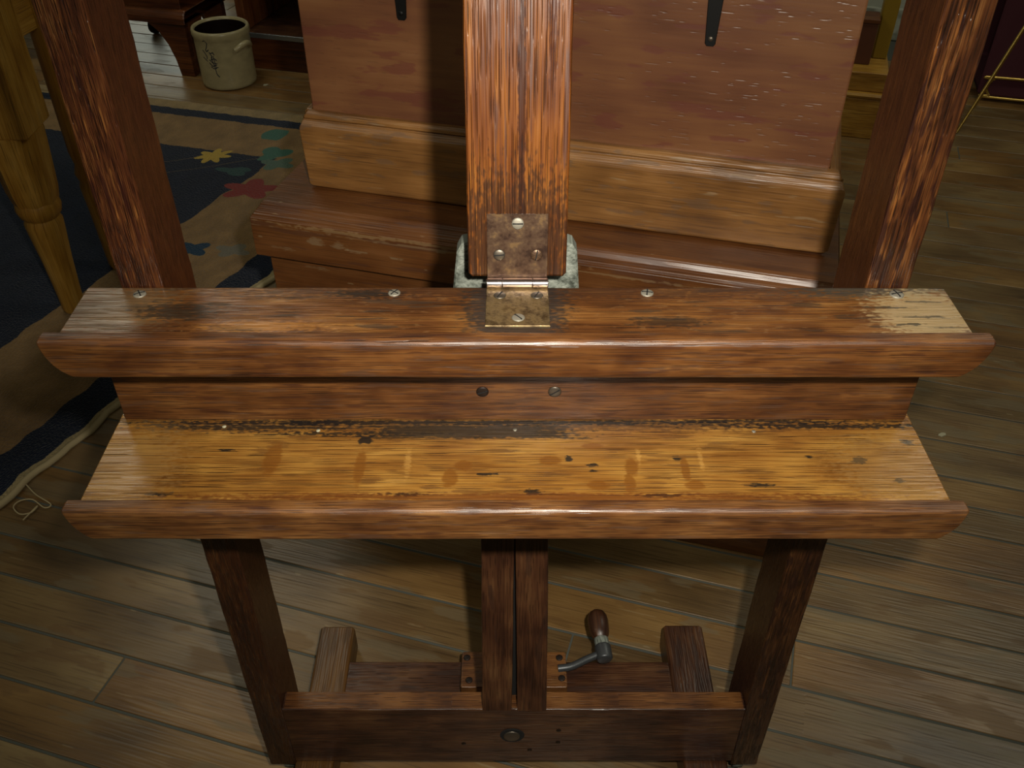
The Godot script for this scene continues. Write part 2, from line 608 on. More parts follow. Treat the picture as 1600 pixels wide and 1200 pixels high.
	# lips and apron
	wood("lip_wood", 2048, 512, 0.75, 0.2, 31, {ramp = hexes(["3a2010", "553419", "6b4725", "815e38"]), fine = 0.35, med = 0.45, blotch = 0.7, pores = 0.6, pore_at = 0.34, pore_long = 60, long = 50,
		patch = [Color(0.30, 0.22, 0.18), 0.68, 0.4], patch_freq = 0.05, patch_long = 10, patch2 = [Color(0.20, 0.10, 0.06), 0.72, 0.4], patch2_long = 9, bump = 2.0, rough = 0.38, rough_var = 0.2})
	mats.lip_wood_dark = mats.lip_wood.duplicate()
	mats.lip_wood_dark.albedo_color = Color(0.91, 0.87, 0.82)
	# legs: alligatored red-brown varnish on the faces, smoother on the sides
	var low_dark := [[0.22, 0.085, 0.36, 0.2, Color(0.13, 0.075, 0.045), 0.42, 0.4]]  # lower legs darkened: darker varnish plus the flash's falloff painted in
	wood("leg_wood", 2048, 512, 1.25, 0.17, 41, {ramp = hexes(["1a0e08", "351c0f", "4d2c15", "6d4926"]), fine = 0.6, med = 0.7, blotch = 0.8, blotch_freq = 1.4, pores = 0.8, pore_at = 0.38, long = 20, pore_long = 26,
		patch = [Color(0.12, 0.05, 0.04), 0.6, 0.7], patch_freq = 0.035, patch_long = 4, patch2 = [Color(0.52, 0.32, 0.14), 0.70, 0.6], patch2_freq = 0.05, patch2_long = 8, bump = 5.0, rough = 0.26, rough_var = 0.1, soft = 24.0,
		band = [0.0640, 0.0985], calm = 0.25, calm_at = 0.46, stains_and_light = low_dark})
	wood("leg_wood_fine", 2048, 512, 1.25, 0.17, 45, {ramp = hexes(["1b0d08", "381c0f", "502d16", "704c28"]), fine = 0.8, med = 0.55, blotch = 0.5, blotch_freq = 1.2, fine_freq = 0.4, pores = 0.75, pore_at = 0.40, long = 14, pore_long = 20,
		patch = [Color(0.16, 0.065, 0.05), 0.62, 0.55], patch_freq = 0.03, patch_long = 4, patch2 = [Color(0.62, 0.42, 0.20), 0.74, 0.6], patch2_freq = 0.12, patch2_long = 10, bump = 5.0, rough = 0.26, rough_var = 0.1, soft = 30.0,
		band = [0.0640, 0.0985], calm = 0.25, calm_at = 0.46, stains_and_light = low_dark})
	wood("mast_wood", 1024, 512, 0.50, 0.20, 51, {ramp = hexes(["36190b", "562d10", "714217", "8b5b25"]), fine = 0.55, med = 0.5, blotch = 0.35, fine_freq = 0.34, pores = 0.75, pore_at = 0.37, long = 50, pore_long = 60,
		patch = [Color(0.20, 0.09, 0.06), 0.7, 0.6], patch_freq = 0.035, patch_long = 24, bump = 2.5, rough = 0.27, rough_var = 0.15, stains_and_light = [[0.13, 0.066, 0.16, 0.003, Color(0.16, 0.07, 0.05), 0.7, 0.9], [0.40, 0.07, 0.12, 0.004, Color(0.16, 0.07, 0.05), 0.6, 1.2], [0.015, 0.062, 0.075, 0.06, Color(0.14, 0.09, 0.07), 0.6, 0.9], [0.25, 0.088, 0.10, 0.004, Color(0.2, 0.09, 0.07), 0.5, 1.2]]})
	wood("base_wood", 1024, 256, 0.60, 0.2, 61, {ramp = hexes(["28160f", "3a2216", "4b2f1d", "5d4028"]), fine = 0.4, med = 0.5, blotch = 0.8, pores = 0.4, pore_at = 0.34, long = 30, pore_long = 30,
		patch = [Color(0.15, 0.09, 0.07), 0.68, 0.45], patch_long = 8, bump = 2.0, rough = 0.32, rough_var = 0.15})
	wood("block_wood", 512, 128, 0.20, 0.1, 66, {ramp = hexes(["3a2111", "5a3719", "714a25"]), fine = 0.4, med = 0.6, blotch = 0.8, pores = 0.5, long = 20, bump = 1.5, rough = 0.38})
	# chests
	wood("chest_paint", 1024, 512, 0.80, 0.5, 71, {ramp = hexes(["553221", "66402a", "734b2f", "7f5839"]), fine = 0.2, med = 0.25, blotch = 0.9, blotch_freq = 0.5, pores = 0.15, pore_at = 0.24, pore_freq = 0.4, pore_long = 14, pore_depth = 1.3, fine_depth = 0.0002, long = 30,
		patch = [Color(0.36, 0.17, 0.14), 0.66, 0.45], patch_long = 6, bump = 1.8, rough = 0.36, rough_var = 0.12, coat = 0.4, coat_rough = 0.3})
	wood("plinth_wood", 1024, 256, 0.80, 0.2, 81, {ramp = hexes(["593a1d", "714c26", "845b30", "956d40"]), fine = 0.3, med = 0.35, blotch = 0.7, pores = 0.35, long = 30,
		patch = [Color(0.36, 0.27, 0.20), 0.7, 0.45], patch_long = 4, patch2 = [Color(0.55, 0.46, 0.35), 0.8, 0.6], patch2_long = 8, bump = 1.8, rough = 0.38})
	mats.runner_wood = mats.plinth_wood.duplicate()
	mats.runner_wood.albedo_color = Color(0.72, 0.72, 0.68)
	var scuffs := []
	for q in [[0.10, 0.598, 0.012, 0.006], [0.135, 0.600, 0.010, 0.006], [0.165, 0.606, 0.014, 0.003], [0.05, 0.618, 0.016, 0.003], [0.29, 0.585, 0.006, 0.003], [0.31, 0.612, 0.007, 0.003], [0.22, 0.607, 0.012, 0.002], [0.40, 0.61, 0.004, 0.003]]:
		scuffs.append([q[0] + 0.03, q[1] - 0.036, q[2], q[3], Color(0.50, 0.43, 0.34), 0.55, 1.3])
	for q in 26:
		scuffs.append([rng.randf_range(0.03, 0.85), rng.randf_range(0.50, 0.64), rng.randf_range(0.002, 0.006), 0.0016, Color(0.55, 0.48, 0.38), 0.5, 1.2])
	scuffs.append([0.25, 0.542, 0.22, 0.003, Color(0.58, 0.49, 0.36), 0.55, 1.3])
	scuffs.append([0.45, 0.548, 0.40, 0.002, Color(0.52, 0.44, 0.33), 0.5, 1.3])
	wood("lid_wood", 1024, 768, 0.90, 0.68, 91, {ramp = hexes(["452712", "593418", "663f20", "734b2b"]), fine = 0.25, med = 0.3, blotch = 0.8, pores = 0.3, long = 34,
		patch = [Color(0.27, 0.16, 0.11), 0.68, 0.45], patch_long = 8, bump = 1.2, rough = 0.33, stains_and_light = scuffs})
	# floor boards: worn oak, brown varnish islands and grey traffic wear
	var scratches := []
	for q in 40:
		scratches.append([rng.randf() * 1.25 + 0.02, rng.randf() * 0.33, rng.randf_range(0.006, 0.03), rng.randf_range(0.0006, 0.0014), Color(0.60, 0.54, 0.42), 0.5, 0.8])
	var boards := [["543f24", "70542f", "80633a", "8f7247"], ["534129", "6c5638", "7b6542", "89744f"], ["513a20", "6d4f2b", "7e5f37", "8d6f44"], ["493722", "604b2e", "725b3a", "826c47"]]
	for k in 4:
		wood("floor_board_wood_%d" % k, 1024, 256, 1.3, 0.34, 101 + 7 * k, {ramp = hexes(boards[k]), fine = 0.2, med = 0.2, blotch = 0.9, blotch_freq = 0.6, pores = 0.3, long = 24,
			patch = [Color(0.38, 0.27, 0.14), 0.66, 0.4], patch_freq = 0.02, patch_long = 3, patch2 = [Color(0.42, 0.38, 0.30), 0.66, 0.45], patch2_freq = 0.02, patch2_long = 4, bump = 0.8, rough = 0.38, rough_var = 0.2, stains_and_light = scratches})
	wood("yellow_oak", 512, 256, 0.5, 0.25, 141, {ramp = hexes(["7d5420", "a3752d", "b6893c", "c69c52"]), fine = 0.35, med = 0.5, blotch = 0.6, pores = 0.4, long = 24, bump = 2.0, rough = 0.35})
	wood("cabinet_wood", 512, 256, 0.8, 0.4, 151, {ramp = hexes(["2a140a", "472311", "5c3218", "6d4020"]), fine = 0.4, med = 0.6, blotch = 0.7, pores = 0.5, long = 24, bump = 2.0, rough = 0.3})
	mottled("hinge_plate", 256, 256, 0.06, 161, hexes(["35231a", "4d382a", "5a4534", "745a3c"]), 0.012, 0.38, 0.6, 0.25)
	mottled("hinge_plate_brass", 256, 256, 0.06, 165, hexes(["46361f", "66553a", "7d6a48", "5c4a2c"]), 0.015, 0.4, 0.65, 0.35)
	mottled("dusty_iron", 256, 256, 0.10, 171, hexes(["33372f", "5b6058", "757a71", "84887f"]), 0.02, 0.7, 0.0, 1.5)
	plain("worn_steel", Color(0.78, 0.74, 0.74), 0.22, 1.0)
	plain("screw_steel", Color(0.38, 0.35, 0.31), 0.42, 0.8)
	plain("screw_bright", Color(0.52, 0.50, 0.45), 0.55, 0.5)
	plain("screw_dark", Color(0.16, 0.12, 0.10), 0.5, 0.6)
	plain("slot", Color(0.03, 0.025, 0.02), 0.9)
	plain("black_iron", Color(0.06, 0.055, 0.05), 0.5, 0.5)
	plain("crank_iron", Color(0.30, 0.31, 0.32), 0.4, 0.6)
	plain("brass", Color(0.78, 0.66, 0.36), 0.35, 1.0)
	plain("putty", Color(0.62, 0.60, 0.50), 0.8)
	plain("gap_dust", Color(0.30, 0.31, 0.285), 0.95)
	mottled("wall_paint", 256, 256, 2.0, 181, hexes(["8f9184", "a3a597", "b0b1a4"]), 0.02, 0.85)
	plain("ceiling_paint", Color(0.86, 0.86, 0.82), 0.9)
	plain("maroon_cloth", Color(0.27, 0.09, 0.14), 0.85)
	plain("steel_trim", Color(0.62, 0.64, 0.66), 0.35, 0.9)
	plain("rug_cream", Color(0.62, 0.56, 0.42), 0.95)


# ---------------------------------------------------------------- the room
func build_room() -> void:
	var yaw := -TURN
	var wall: Material = mats.wall_paint
	var box := func(size: Vector3) -> BoxMesh:
		var b := BoxMesh.new()
		b.size = size
		return b
	structure("wall_back", box.call(Vector3(7.2, 2.7, 0.12)), wall, room(-0.5, 1.35, -2.66), Vector3(0, yaw, 0))
	structure("wall_front", box.call(Vector3(7.2, 2.7, 0.12)), wall, room(-0.5, 1.35, 3.26), Vector3(0, yaw, 0))
	structure("wall_left", box.call(Vector3(0.12, 2.7, 5.8)), wall, room(-4.06, 1.35, 0.3), Vector3(0, yaw, 0))
	structure("wall_right", box.call(Vector3(0.12, 2.7, 5.8)), wall, room(3.06, 1.35, 0.3), Vector3(0, yaw, 0))
	structure("ceiling", box.call(Vector3(7.3, 0.12, 6.1)), mats.ceiling_paint, room(-0.5, 2.76, 0.3), Vector3(0, yaw, 0))
	structure("baseboard_back", bar(Vector3(7.0, 0.11, 0.018), 0.004), wall, room(-0.5, 0.055, -2.591), Vector3(0, yaw, 0))
	var day := StandardMaterial3D.new()
	day.albedo_color = Color(0.8, 0.85, 0.9)
	day.roughness = 0.1
	day.emission_enabled = true
	day.emission = Color(0.94, 0.97, 0.90)
	day.emission_energy_multiplier = 0.7
	var win := Node3D.new()
	win.name = "window_1"
	win.set_meta("kind", "structure")
	add_child(win)
	win.position = room(-2.68, 0, -2.595)
	win.rotation_degrees.y = yaw
	put("pane", bar(Vector3(0.66, 0.80, 0.01), 0.001), day, win, Vector3(0, 0.50, 0))
	for k in 2:
		put("frame", bar(Vector3(0.78, 0.06, 0.03), 0.003), mats.ceiling_paint, win, Vector3(0, [0.07, 0.93][k], 0.006))
		put("frame", bar(Vector3(0.80, 0.06, 0.03), 0.003), mats.ceiling_paint, win, Vector3([-0.36, 0.36][k], 0.50, 0.006), Vector3(0, 0, 90))
	var wl := AreaLight3D.new()
	wl.name = "window_light"
	wl.area_size = Vector2(0.62, 0.76)
	wl.light_energy = 0.11
	wl.light_color = Color(0.94, 0.97, 0.90)
	wl.area_range = 12.0
	wl.shadow_enabled = true
	wl.position = Vector3(0, 0.50, 0.02)
	wl.rotation_degrees.y = 180
	win.add_child(wl)
	var glow := StandardMaterial3D.new()
	glow.albedo_color = Color(0.9, 0.9, 0.86)
	glow.emission_enabled = true
	glow.emission = Color(1.0, 0.99, 0.90)
	glow.emission_energy_multiplier = 1.2
	var spots := [[-2.2, -1.3], [1.2, -1.3], [-2.2, 1.5], [1.2, 1.5]]
	var where := ["over the wooden cabinets", "over the yellow oak stand", "over the far end of the rug", "over the bare floor"]
	for i in spots.size():
		var at := room(spots[i][0], 2.64, spots[i][1])
		var t := thing("ceiling_light", "long white ceiling light panel hung " + where[i], "ceiling light", at, yaw, "ceiling light panels")
		put("housing", bar(Vector3(1.24, 0.06, 0.32), 0.006), mats.ceiling_paint, t, Vector3(0, 0.03, 0))
		put("lamp_diffuser", bar(Vector3(1.18, 0.012, 0.26), 0.003), glow, t, Vector3(0, -0.006, 0))
		var l := AreaLight3D.new()
		l.name = "lamp_light"
		l.area_size = Vector2(1.15, 0.24)
		l.light_energy = 0.95
		l.light_color = Color(1.0, 0.99, 0.90)
		l.area_range = 12.0
		l.shadow_enabled = true
		l.position = Vector3(0, -0.02, 0)
		l.rotation_degrees = Vector3(-90, 0, 0)
		t.add_child(l)


func build_floor() -> void:
	var floor_node := Node3D.new()
	floor_node.name = "floor"
	floor_node.set_meta("kind", "structure")
	add_child(floor_node)
	var sub := BoxMesh.new()
	sub.size = Vector3(7.3, 0.1, 6.1)
	put("subfloor", sub, mats.gap_dust, floor_node, room(-0.5, -0.0518, 0.3), Vector3(0, -TURN, 0))
	var a := deg_to_rad(BOARD_TURN)
	var e := Vector3(cos(a), 0, sin(a))
	var n := Vector3(-sin(a), 0, cos(a))
	var seams := [-0.954, -0.858, -0.762, -0.695, -0.628, -0.541, -0.4725, -0.4025, -0.3325, -0.2495, -0.173, -0.102, -0.024, 0.056, 0.137]
	while seams[-1] < 1.25:
		seams.append(seams[-1] + 0.081)
	while seams[0] > -2.85:
		seams.push_front(seams[0] - 0.083)
	var fixed := {-0.3325: [0.338, -1.3], -0.4725: [-0.62], -0.024: [-0.60, 1.1], -0.4025: [-0.07], -0.2495: [0.02]}
	for i in seams.size() - 1:
		var lo: float = seams[i]
		var hi: float = seams[i + 1]
		var near := hi > -1.0
		var cuts := [-3.6]
		var joints := []
		for key in fixed:
			if absf(lo - key) < 0.001:
				joints = fixed[key].duplicate()
				joints.sort()
		if joints.is_empty():
			var x := -3.6 + rng.randf_range(0.6, 1.9)
			while x < 2.4:
				joints.append(x)
				x += rng.randf_range(1.1, 2.3)
		for j in joints:
			cuts.append(j)
		cuts.append(2.9)
		for j in cuts.size() - 1:
			var x0: float = cuts[j]
			var x1: float = cuts[j + 1]
			var ln := x1 - x0 - 0.0028
			var gap := 0.0036 if near else 0.0024
			var pick := rng.randi_range(0, 3)
			var o := {uv = Vector2(rng.randf() * 1.3, rng.randf() * 0.34), arc = 1, bevel = 0.0012}
			var m := loft(ln, box_outline(0.008, hi - lo - gap), [0.0016, 0.0016, 0.0, 0.0], o)
			var at := e * ((x0 + x1) / 2) + n * ((lo + hi) / 2)
			put("floor_board", m, mats["floor_board_wood_%d" % pick], floor_node, at + Vector3(0, -0.004 + rng.randf_range(-0.0006, 0.0004), 0), Vector3(0, -BOARD_TURN, 0))


func build_rug() -> void:
	# right edge from A (near) to B (far); the picture runs 1.2 m in from that edge and 2.0 m along it
	var w := 1024
	var h := 1024
	var navy := Color(0.08, 0.107, 0.165)
	var tan_ := Color(0.47, 0.37, 0.24)
	var cream := Color(0.56, 0.50, 0.36)
	var na := noise_bytes(w, h, 201, 0.02, 1, 1, 4)
	var nb := noise_bytes(w, h, 202, 0.3, 1, 1, 2)
	var out := PackedByteArray()
	out.resize(w * h * 3)
	for y in h:
		var far := float(y) / h * 2.0                    # metres from the far edge
		for x in w:
			var i := y * w + x
			var s := float(x) / w * 1.2 + (na[i] - 127.0) * 0.00004   # metres from the right edge
			var f := far + (na[i] - 127.0) * 0.00004
			var c := navy
			if f < 0.29 or s < 0.354:
				c = tan_
			if s < 0.088 or (f < 0.095 and f > 0.05):
				c = navy
			if f <= 0.05:
				c = cream.lerp(tan_, 0.45)
			if s < 0.014:
				c = cream
			var k := 0.86 + 0.28 * nb[i] / 255.0 + 0.12 * (na[i] - 127.0) / 127.0
			out[i * 3] = clampi(int(c.r * k * 255.0), 0, 255)
			out[i * 3 + 1] = clampi(int(c.g * k * 255.0), 0, 255)
			out[i * 3 + 2] = clampi(int(c.b * k * 255.0), 0, 255)
	var gold := Color(0.62, 0.52, 0.22)
	var teal := Color(0.22, 0.36, 0.31)
	var red := Color(0.45, 0.18, 0.16)
	var blue := Color(0.09, 0.19, 0.27)
	var grey := Color(0.40, 0.38, 0.33)
	# the woven leaves: [u, v, size, turn, points, colour, squash]
	for lf in [[-1.527, -1.069, 0.052, 0.3, 7, gold, 1.0], [-1.335, -0.915, 0.085, 0.1, 5, red, 0.75], [-1.425, -1.242, 0.036, 0.0, 0, teal, 1.3], [-1.372, -1.125, 0.05, 0.6, 3, teal, 1.2], [-1.33, -1.07, 0.055, 0.2, 4, teal.lerp(grey, 0.4), 0.8],
			[-1.43, -1.0, 0.06, 0.0, 3, teal.lerp(navy, 0.4), 0.5], [-1.325, -0.60, 0.05, 0.5, 4, blue, 0.8], [-1.228, -0.62, 0.05, 0.2, 4, grey, 0.7], [-1.20, -0.72, 0.022, 0.0, 3, blue, 1.0], [-1.275, -0.47, 0.03, 0.0, 3, blue, 1.0], [-1.50, -0.35, 0.02, 0.4, 3, tan_.lerp(gold, 0.4), 0.7], [-1.25, -0.24, 0.05, 0.4, 5, tan_.lerp(cream, 0.2), 0.8]]:
		var edge: float = -0.949 - 0.161 * (lf[1] + 1.39)
		var cx: float = edge - lf[0]
		var cy: float = lf[1] + 1.39
		var r: float = lf[2]
		for y in range(maxi(0, int((cy - r) / 2.0 * h)), mini(h, int((cy + r) / 2.0 * h))):
			for x in range(maxi(0, int((cx - r) / 1.2 * w)), mini(w, int((cx + r) / 1.2 * w))):
				var d := Vector2(float(x) / w * 1.2 - cx, (float(y) / h * 2.0 - cy) / lf[6])
				var edge_r: float = r if lf[4] == 0 else r * (0.52 + 0.46 * pow(absf(cos((d.angle() + lf[3]) * lf[4] / 2.0)), 1.6))
				if d.length() < edge_r * 0.98:
					var i := y * w + x
					var c: Color = lf[5]
					var k := 0.85 + 0.3 * nb[i] / 255.0
					out[i * 3] = int(c.r * k * 255.0); out[i * 3 + 1] = int(c.g * k * 255.0); out[i * 3 + 2] = int(c.b * k * 255.0)
	for st_ in [[0.72, 0.43, 0.56, 0.335], [0.68, 0.51, 0.40, 0.30]]:  # stems
		for q in 400:
			var f := q / 400.0
			var x := int(lerpf(st_[0], st_[2], f) / 1.2 * w)
			var y := int((lerpf(st_[1], st_[3], f) + 0.012 * sin(f * 3.0)) / 2.0 * h)
			for dy in 2:
				var i := (y + dy) * w + x
				out[i * 3] = 78; out[i * 3 + 1] = 66; out[i * 3 + 2] = 52
	var m := plain("rug_pile", Color.WHITE, 1.0, 0.0, 0.15)
	m.albedo_texture = ImageTexture.create_from_image(Image.create_from_data(w, h, false, Image.FORMAT_RGB8, out))
	var nm := Image.create_from_data(w, h, false, Image.FORMAT_L8, nb)
	nm.convert(Image.FORMAT_RGBA8)
	nm.bump_map_to_normal_map(2.0)
	m.normal_enabled = true
	m.normal_texture = ImageTexture.create_from_image(nm)
	m.texture_repeat = false
	m.rim_enabled = true
	m.rim = 0.25
	# the slab: a grid so that the picture follows the slightly skewed edge
	var st := SurfaceTool.new()
	st.begin(Mesh.PRIMITIVE_TRIANGLES)
	var vv := []
	var nn := []
	var tt := []
	var t_ := 0.009
	var rows := 80
	for i in rows + 1:
		var v := lerpf(-1.39, 0.62, float(i) / rows)
		var eu := -0.949 - 0.161 * (v + 1.39) + 0.003 * sin(v * 31.0) + 0.0025 * sin(v * 67.0)
		for q in [[0.0, 0.001], [0.0015, t_ * 0.7], [0.006, t_], [1.2, t_], [2.3, t_]]:
			vv.append(room(eu - q[0], q[1], v))
			nn.append(EU if q[1] < 0.002 else (EU + Vector3(0, 1.2, 0)).normalized() if q[1] < t_ else Vector3.UP)
			tt.append(Vector2(q[0] / 1.2, (v + 1.39) / 2.0))
	for i in rows:
		for j in 4:
			var a := i * 5 + j
			tri(st, vv, nn, tt, a, a + 1, a + 6)
			tri(st, vv, nn, tt, a, a + 6, a + 5)
	for i in [0, rows]:                                   # near and far edge faces
		var qn: Vector3 = EN * (1.0 if i == rows else -1.0)
		var p0: Vector3 = vv[i * 5 + 2]
		var p1: Vector3 = vv[i * 5 + 4]
		var qv := [p0, p1, Vector3(p1.x, 0.001, p1.z), Vector3(p0.x, 0.001, p0.z)]
		var qt := [tt[i * 5 + 2], tt[i * 5 + 4], tt[i * 5 + 4], tt[i * 5 + 2]]
		tri(st, qv, [qn, qn, qn, qn], qt, 0, 1, 2)
		tri(st, qv, [qn, qn, qn, qn], qt, 0, 2, 3)
	st.generate_tangents()
	var rug := thing("rug", "navy rug with a tan border, cream bound edge and woven autumn leaves", "rug")
	put("pile", st.commit(), m, rug)
	var bind := []
	for i in 120:
		var v := lerpf(-1.39, 0.62, i / 119.0)
		bind.append(room(-0.949 - 0.161 * (v + 1.39) + 0.003 * sin(v * 31.0) + 0.0025 * sin(v * 67.0) + 0.001, 0.0055 + 0.0008 * sin(v * 190.0), v))
	put("edge_binding", tube(bind, 0.0062, 8), mats.rug_cream, rug)
	var th := []
	for q in [[-0.872, -0.552], [-0.8549, -0.5423], [-0.8271, -0.5174], [-0.7928, -0.4947], [-0.8009, -0.4872], [-0.8278, -0.5052], [-0.8486, -0.5022], [-0.8534, -0.4872], [-0.8364, -0.4724], [-0.8181, -0.4754], [-0.8141, -0.4902], [-0.8251, -0.4578]]:
		th.append(Vector3(q[0], 0.0022 + 0.0015 * absf(sin(q[0] * 90.0)), q[1]))
	put("loose_thread", tube(smooth_path(th, 6), 0.0013, 6), mats.rug_cream, rug)


# ---------------------------------------------------------------- the easel
func screw(parent: Node, at: Vector3, normal_rot: Vector3, r: float, mat: Material, slot_turn: float, cross := false) -> void:
	# a screw head lying on a surface: its own axis is local y
	var h := put("screw", lathe([[r, -0.001], [r, 0.0004], [r * 0.86, 0.0009], [r * 0.5, 0.0013], [0.0, 0.0014]], 20), mat, parent, at, normal_rot)
	var turns := [slot_turn, slot_turn + 90.0] if cross else [slot_turn]
	for a in turns:
		put("slot", bar(Vector3(r * 1.7, 0.0006, r * 0.2), 0.0001), mats.slot, h, Vector3(0, 0.0012, 0), Vector3(0, a, 0))


func build_easel() -> void:
	var e := thing("easel", "old dark-stained wooden easel with two lipped trays, hinged mast and crank", "easel")
	# legs
	for s in [-1, 1]:
		put("leg", loft(1.55, box_outline(0.034, 0.065), 0.0022, {segs = 90, wob = 0.0011, wf = 60.0, bevel = 0.002, uv = Vector2(0.0, 0.0)}), mats.leg_wood_fine if s < 0 else mats.leg_wood, e, Vector3(s * 0.293, 0.045 + 0.775, -0.0325), Vector3(0, 0, 90))
		# casters
		var c := put("caster", bar(Vector3(0.032, 0.006, 0.045), 0.001), mats.dusty_iron, e, Vector3(s * 0.293, 0.0425, -0.032))
		put("wheel", lathe([[0.012, -0.007], [0.0185, -0.006], [0.0195, 0.0], [0.0185, 0.006], [0.012, 0.007]], 24), mats.dusty_iron, c, Vector3(0, -0.0225, 0), Vector3(0, 0, 90))
		for k in [-1, 1]:
			put("fork", bar(Vector3(0.028, 0.003, 0.016), 0.0006), mats.dusty_iron, c, Vector3(k * 0.0105, -0.014, 0), Vector3(0, 0, 90))
	# front crossbar with its sunken bolt
	put("crossbar", loft(0.552, box_outline(0.1172, 0.024), 0.002, {segs = 40, wob = 0.0006, uv = Vector2(0.02, 0.03)}), mats.base_wood, e, Vector3(0, TRAY - 0.6583, -0.0128))
	put("crossbar_cap", loft(0.548, box_outline(0.0016, 0.0225), 0.0006, {segs = 30, wob = 0.0003}), mats.block_wood, e, Vector3(0, TRAY - 0.5990, -0.0128))
	var hole := put("bolt_hole", lathe([[0.0, 0.0002], [0.0112, 0.0002], [0.0122, 0.0012], [0.0140, 0.0012], [0.0152, 0.0]], 28), mats.slot, e, Vector3(-0.0018, TRAY - 0.6560, -0.0010), Vector3(90, 0, 0))
	put("bolt_end", lathe([[0.0100, 0.0], [0.0100, 0.0014], [0.0075, 0.0022], [0.0, 0.0024]], 20), mats.screw_steel, hole, Vector3(-0.0005, 0, 0.0015))
	for p in [[0.055, -0.645], [0.055, -0.672], [-0.062, -0.675], [0.02, -0.69]]:
		put("nail", lathe([[0.003, -0.001], [0.003, 0.0003], [0.0, 0.0006]], 12), mats.screw_dark, e, Vector3(p[0], TRAY + p[1], -0.0008), Vector3(90, 0, 0))
	# runners on the floor
	put("runner", bar(Vector3(0.33, 0.05, 0.049), 0.005, {segs = 16, wob = 0.0008}), mats.runner_wood, e, Vector3(-0.2535, 0.0252, -0.046), Vector3(0, 90, 0))
	put("runner", bar(Vector3(0.335, 0.05, 0.0565), 0.005, {segs = 16, wob = 0.0008, uv = Vector2(0.2, 0.1)}), mats.base_wood, e, Vector3(0.2445, 0.0252, -0.046), Vector3(0, 90, 0))
	put("rear_crossbar", bar(Vector3(0.446, 0.042, 0.066), 0.002, {segs = 16, wob = 0.0006, uv = Vector2(0.3, 0.06)}), mats.base_wood, e, Vector3(-0.0065, 0.0285, -0.117))
	var block := put("bearing_block", bar(Vector3(0.142, 0.030, 0.056), 0.002, {segs = 6}), mats.block_wood, e, Vector3(0.0005, 0.064, -0.118))
	for p in [[-0.064, -0.018], [-0.060, 0.017], [0.062, -0.018], [0.064, 0.014]]:
		screw(block, Vector3(p[0], 0.0152, p[1]), Vector3.ZERO, 0.0048, mats.screw_dark, 40.0)
	# the crank behind
	var knuckle_at := Vector3(0.123, 0.083, -0.142)
	var crank := put("crank", tube(smooth_path([Vector3(0.060, 0.0805, -0.118), Vector3(0.078, 0.081, -0.121), Vector3(0.100, 0.0815, -0.132), knuckle_at], 5), 0.0052, 12), mats.crank_iron, e)
	put("knuckle", lathe([[0.0, -0.012], [0.009, -0.012], [0.0115, -0.009], [0.0115, 0.008], [0.009, 0.011], [0.0, 0.011]], 24), mats.crank_iron, crank, knuckle_at, Vector3(-82, 5, 0))
	put("ferrule", lathe([[0.0088, 0.0], [0.0100, 0.002], [0.0100, 0.011], [0.0085, 0.0125]], 24), mats.dusty_iron, crank, knuckle_at + Vector3(-0.001, 0.001, -0.009), Vector3(-82, 5, 0))
	put("crank_handle", lathe([[0.0095, 0.0], [0.0118, 0.004], [0.0136, 0.010], [0.0142, 0.018], [0.0146, 0.026], [0.0137, 0.033], [0.0108, 0.039], [0.006, 0.0425], [0.0, 0.0434]], 28), mats.base_wood, crank, knuckle_at + Vector3(-0.0025, 0.0025, -0.0205), Vector3(-82, 5, 0))
	# lower mast: two stiles with a groove, leaning back, let into the crossbar
	var lean := 6.27
	var mast := Node3D.new()
	mast.name = "lower_mast"
	e.add_child(mast, true)
	mast.position = Vector3(0.0008, TRAY - 0.6005, 0.0005)
	mast.rotation_degrees.x = -lean
	for s in [-1, 1]:
		put("stile", loft(0.60, box_outline(0.0350, 0.020), 0.0022, {segs = 40, wob = 0.0007, uv = Vector2(0.05, 0.02 if s < 0 else 0.09)}), mats.base_wood, mast, Vector3(s * 0.0200 - s * 0.0026, 0.30, -0.0105), Vector3(0, 0, 90.0 + s * 0.62))
	put("groove_back", bar(Vector3(0.58, 0.050, 0.008), 0.001), mats.slot, mast, Vector3(0, 0.30, -0.019), Vector3(0, 0, 90))
	# apron board between the trays
	put("apron", loft(0.6625, box_outline(0.1035, 0.0214), 0.0015, {segs = 50, wob = 0.0005, bevel = 0.001, uv = Vector2(0.04, 0.07)}), mats.lip_wood_dark, e, Vector3(0.0006, TRAY - 0.0689, 0.0109))
	screw(e, Vector3(-0.0265, TRAY - 0.0892, 0.0217), Vector3(90, 0, 0), 0.0052, mats.screw_dark, 20.0)
	screw(e, Vector3(0.0334, TRAY - 0.0892, 0.0217), Vector3(90, 0, 0), 0.0055, mats.screw_steel, 35.0)
	# upper tray
	var ends := func(y: float, _z: float) -> float:
		return 0.004 * clampf((0.0165 - y) / 0.033, 0.0, 1.0) + 0.016 * pow(clampf((0.0165 - y) / 0.033, 0.0, 1.0), 3.5)
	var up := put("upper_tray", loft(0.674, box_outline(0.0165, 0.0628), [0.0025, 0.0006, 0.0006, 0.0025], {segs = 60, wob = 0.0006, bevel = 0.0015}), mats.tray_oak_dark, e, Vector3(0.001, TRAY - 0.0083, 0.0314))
	put("lip", loft(0.699, lip_outline(0.0335, 0.0132), [0.0022, 0.007, 0, 0, 0, 0, 0, 0.003, 0.002], {segs = 80, wob = 0.0006, bevel = 0.003, inset = ends, uv = Vector2(0.02, 0.0), arc = 5}), mats.lip_wood_dark, up, Vector3(0, 0.0083 + 0.0020 - 0.01675, 0.0314 + 0.0066))
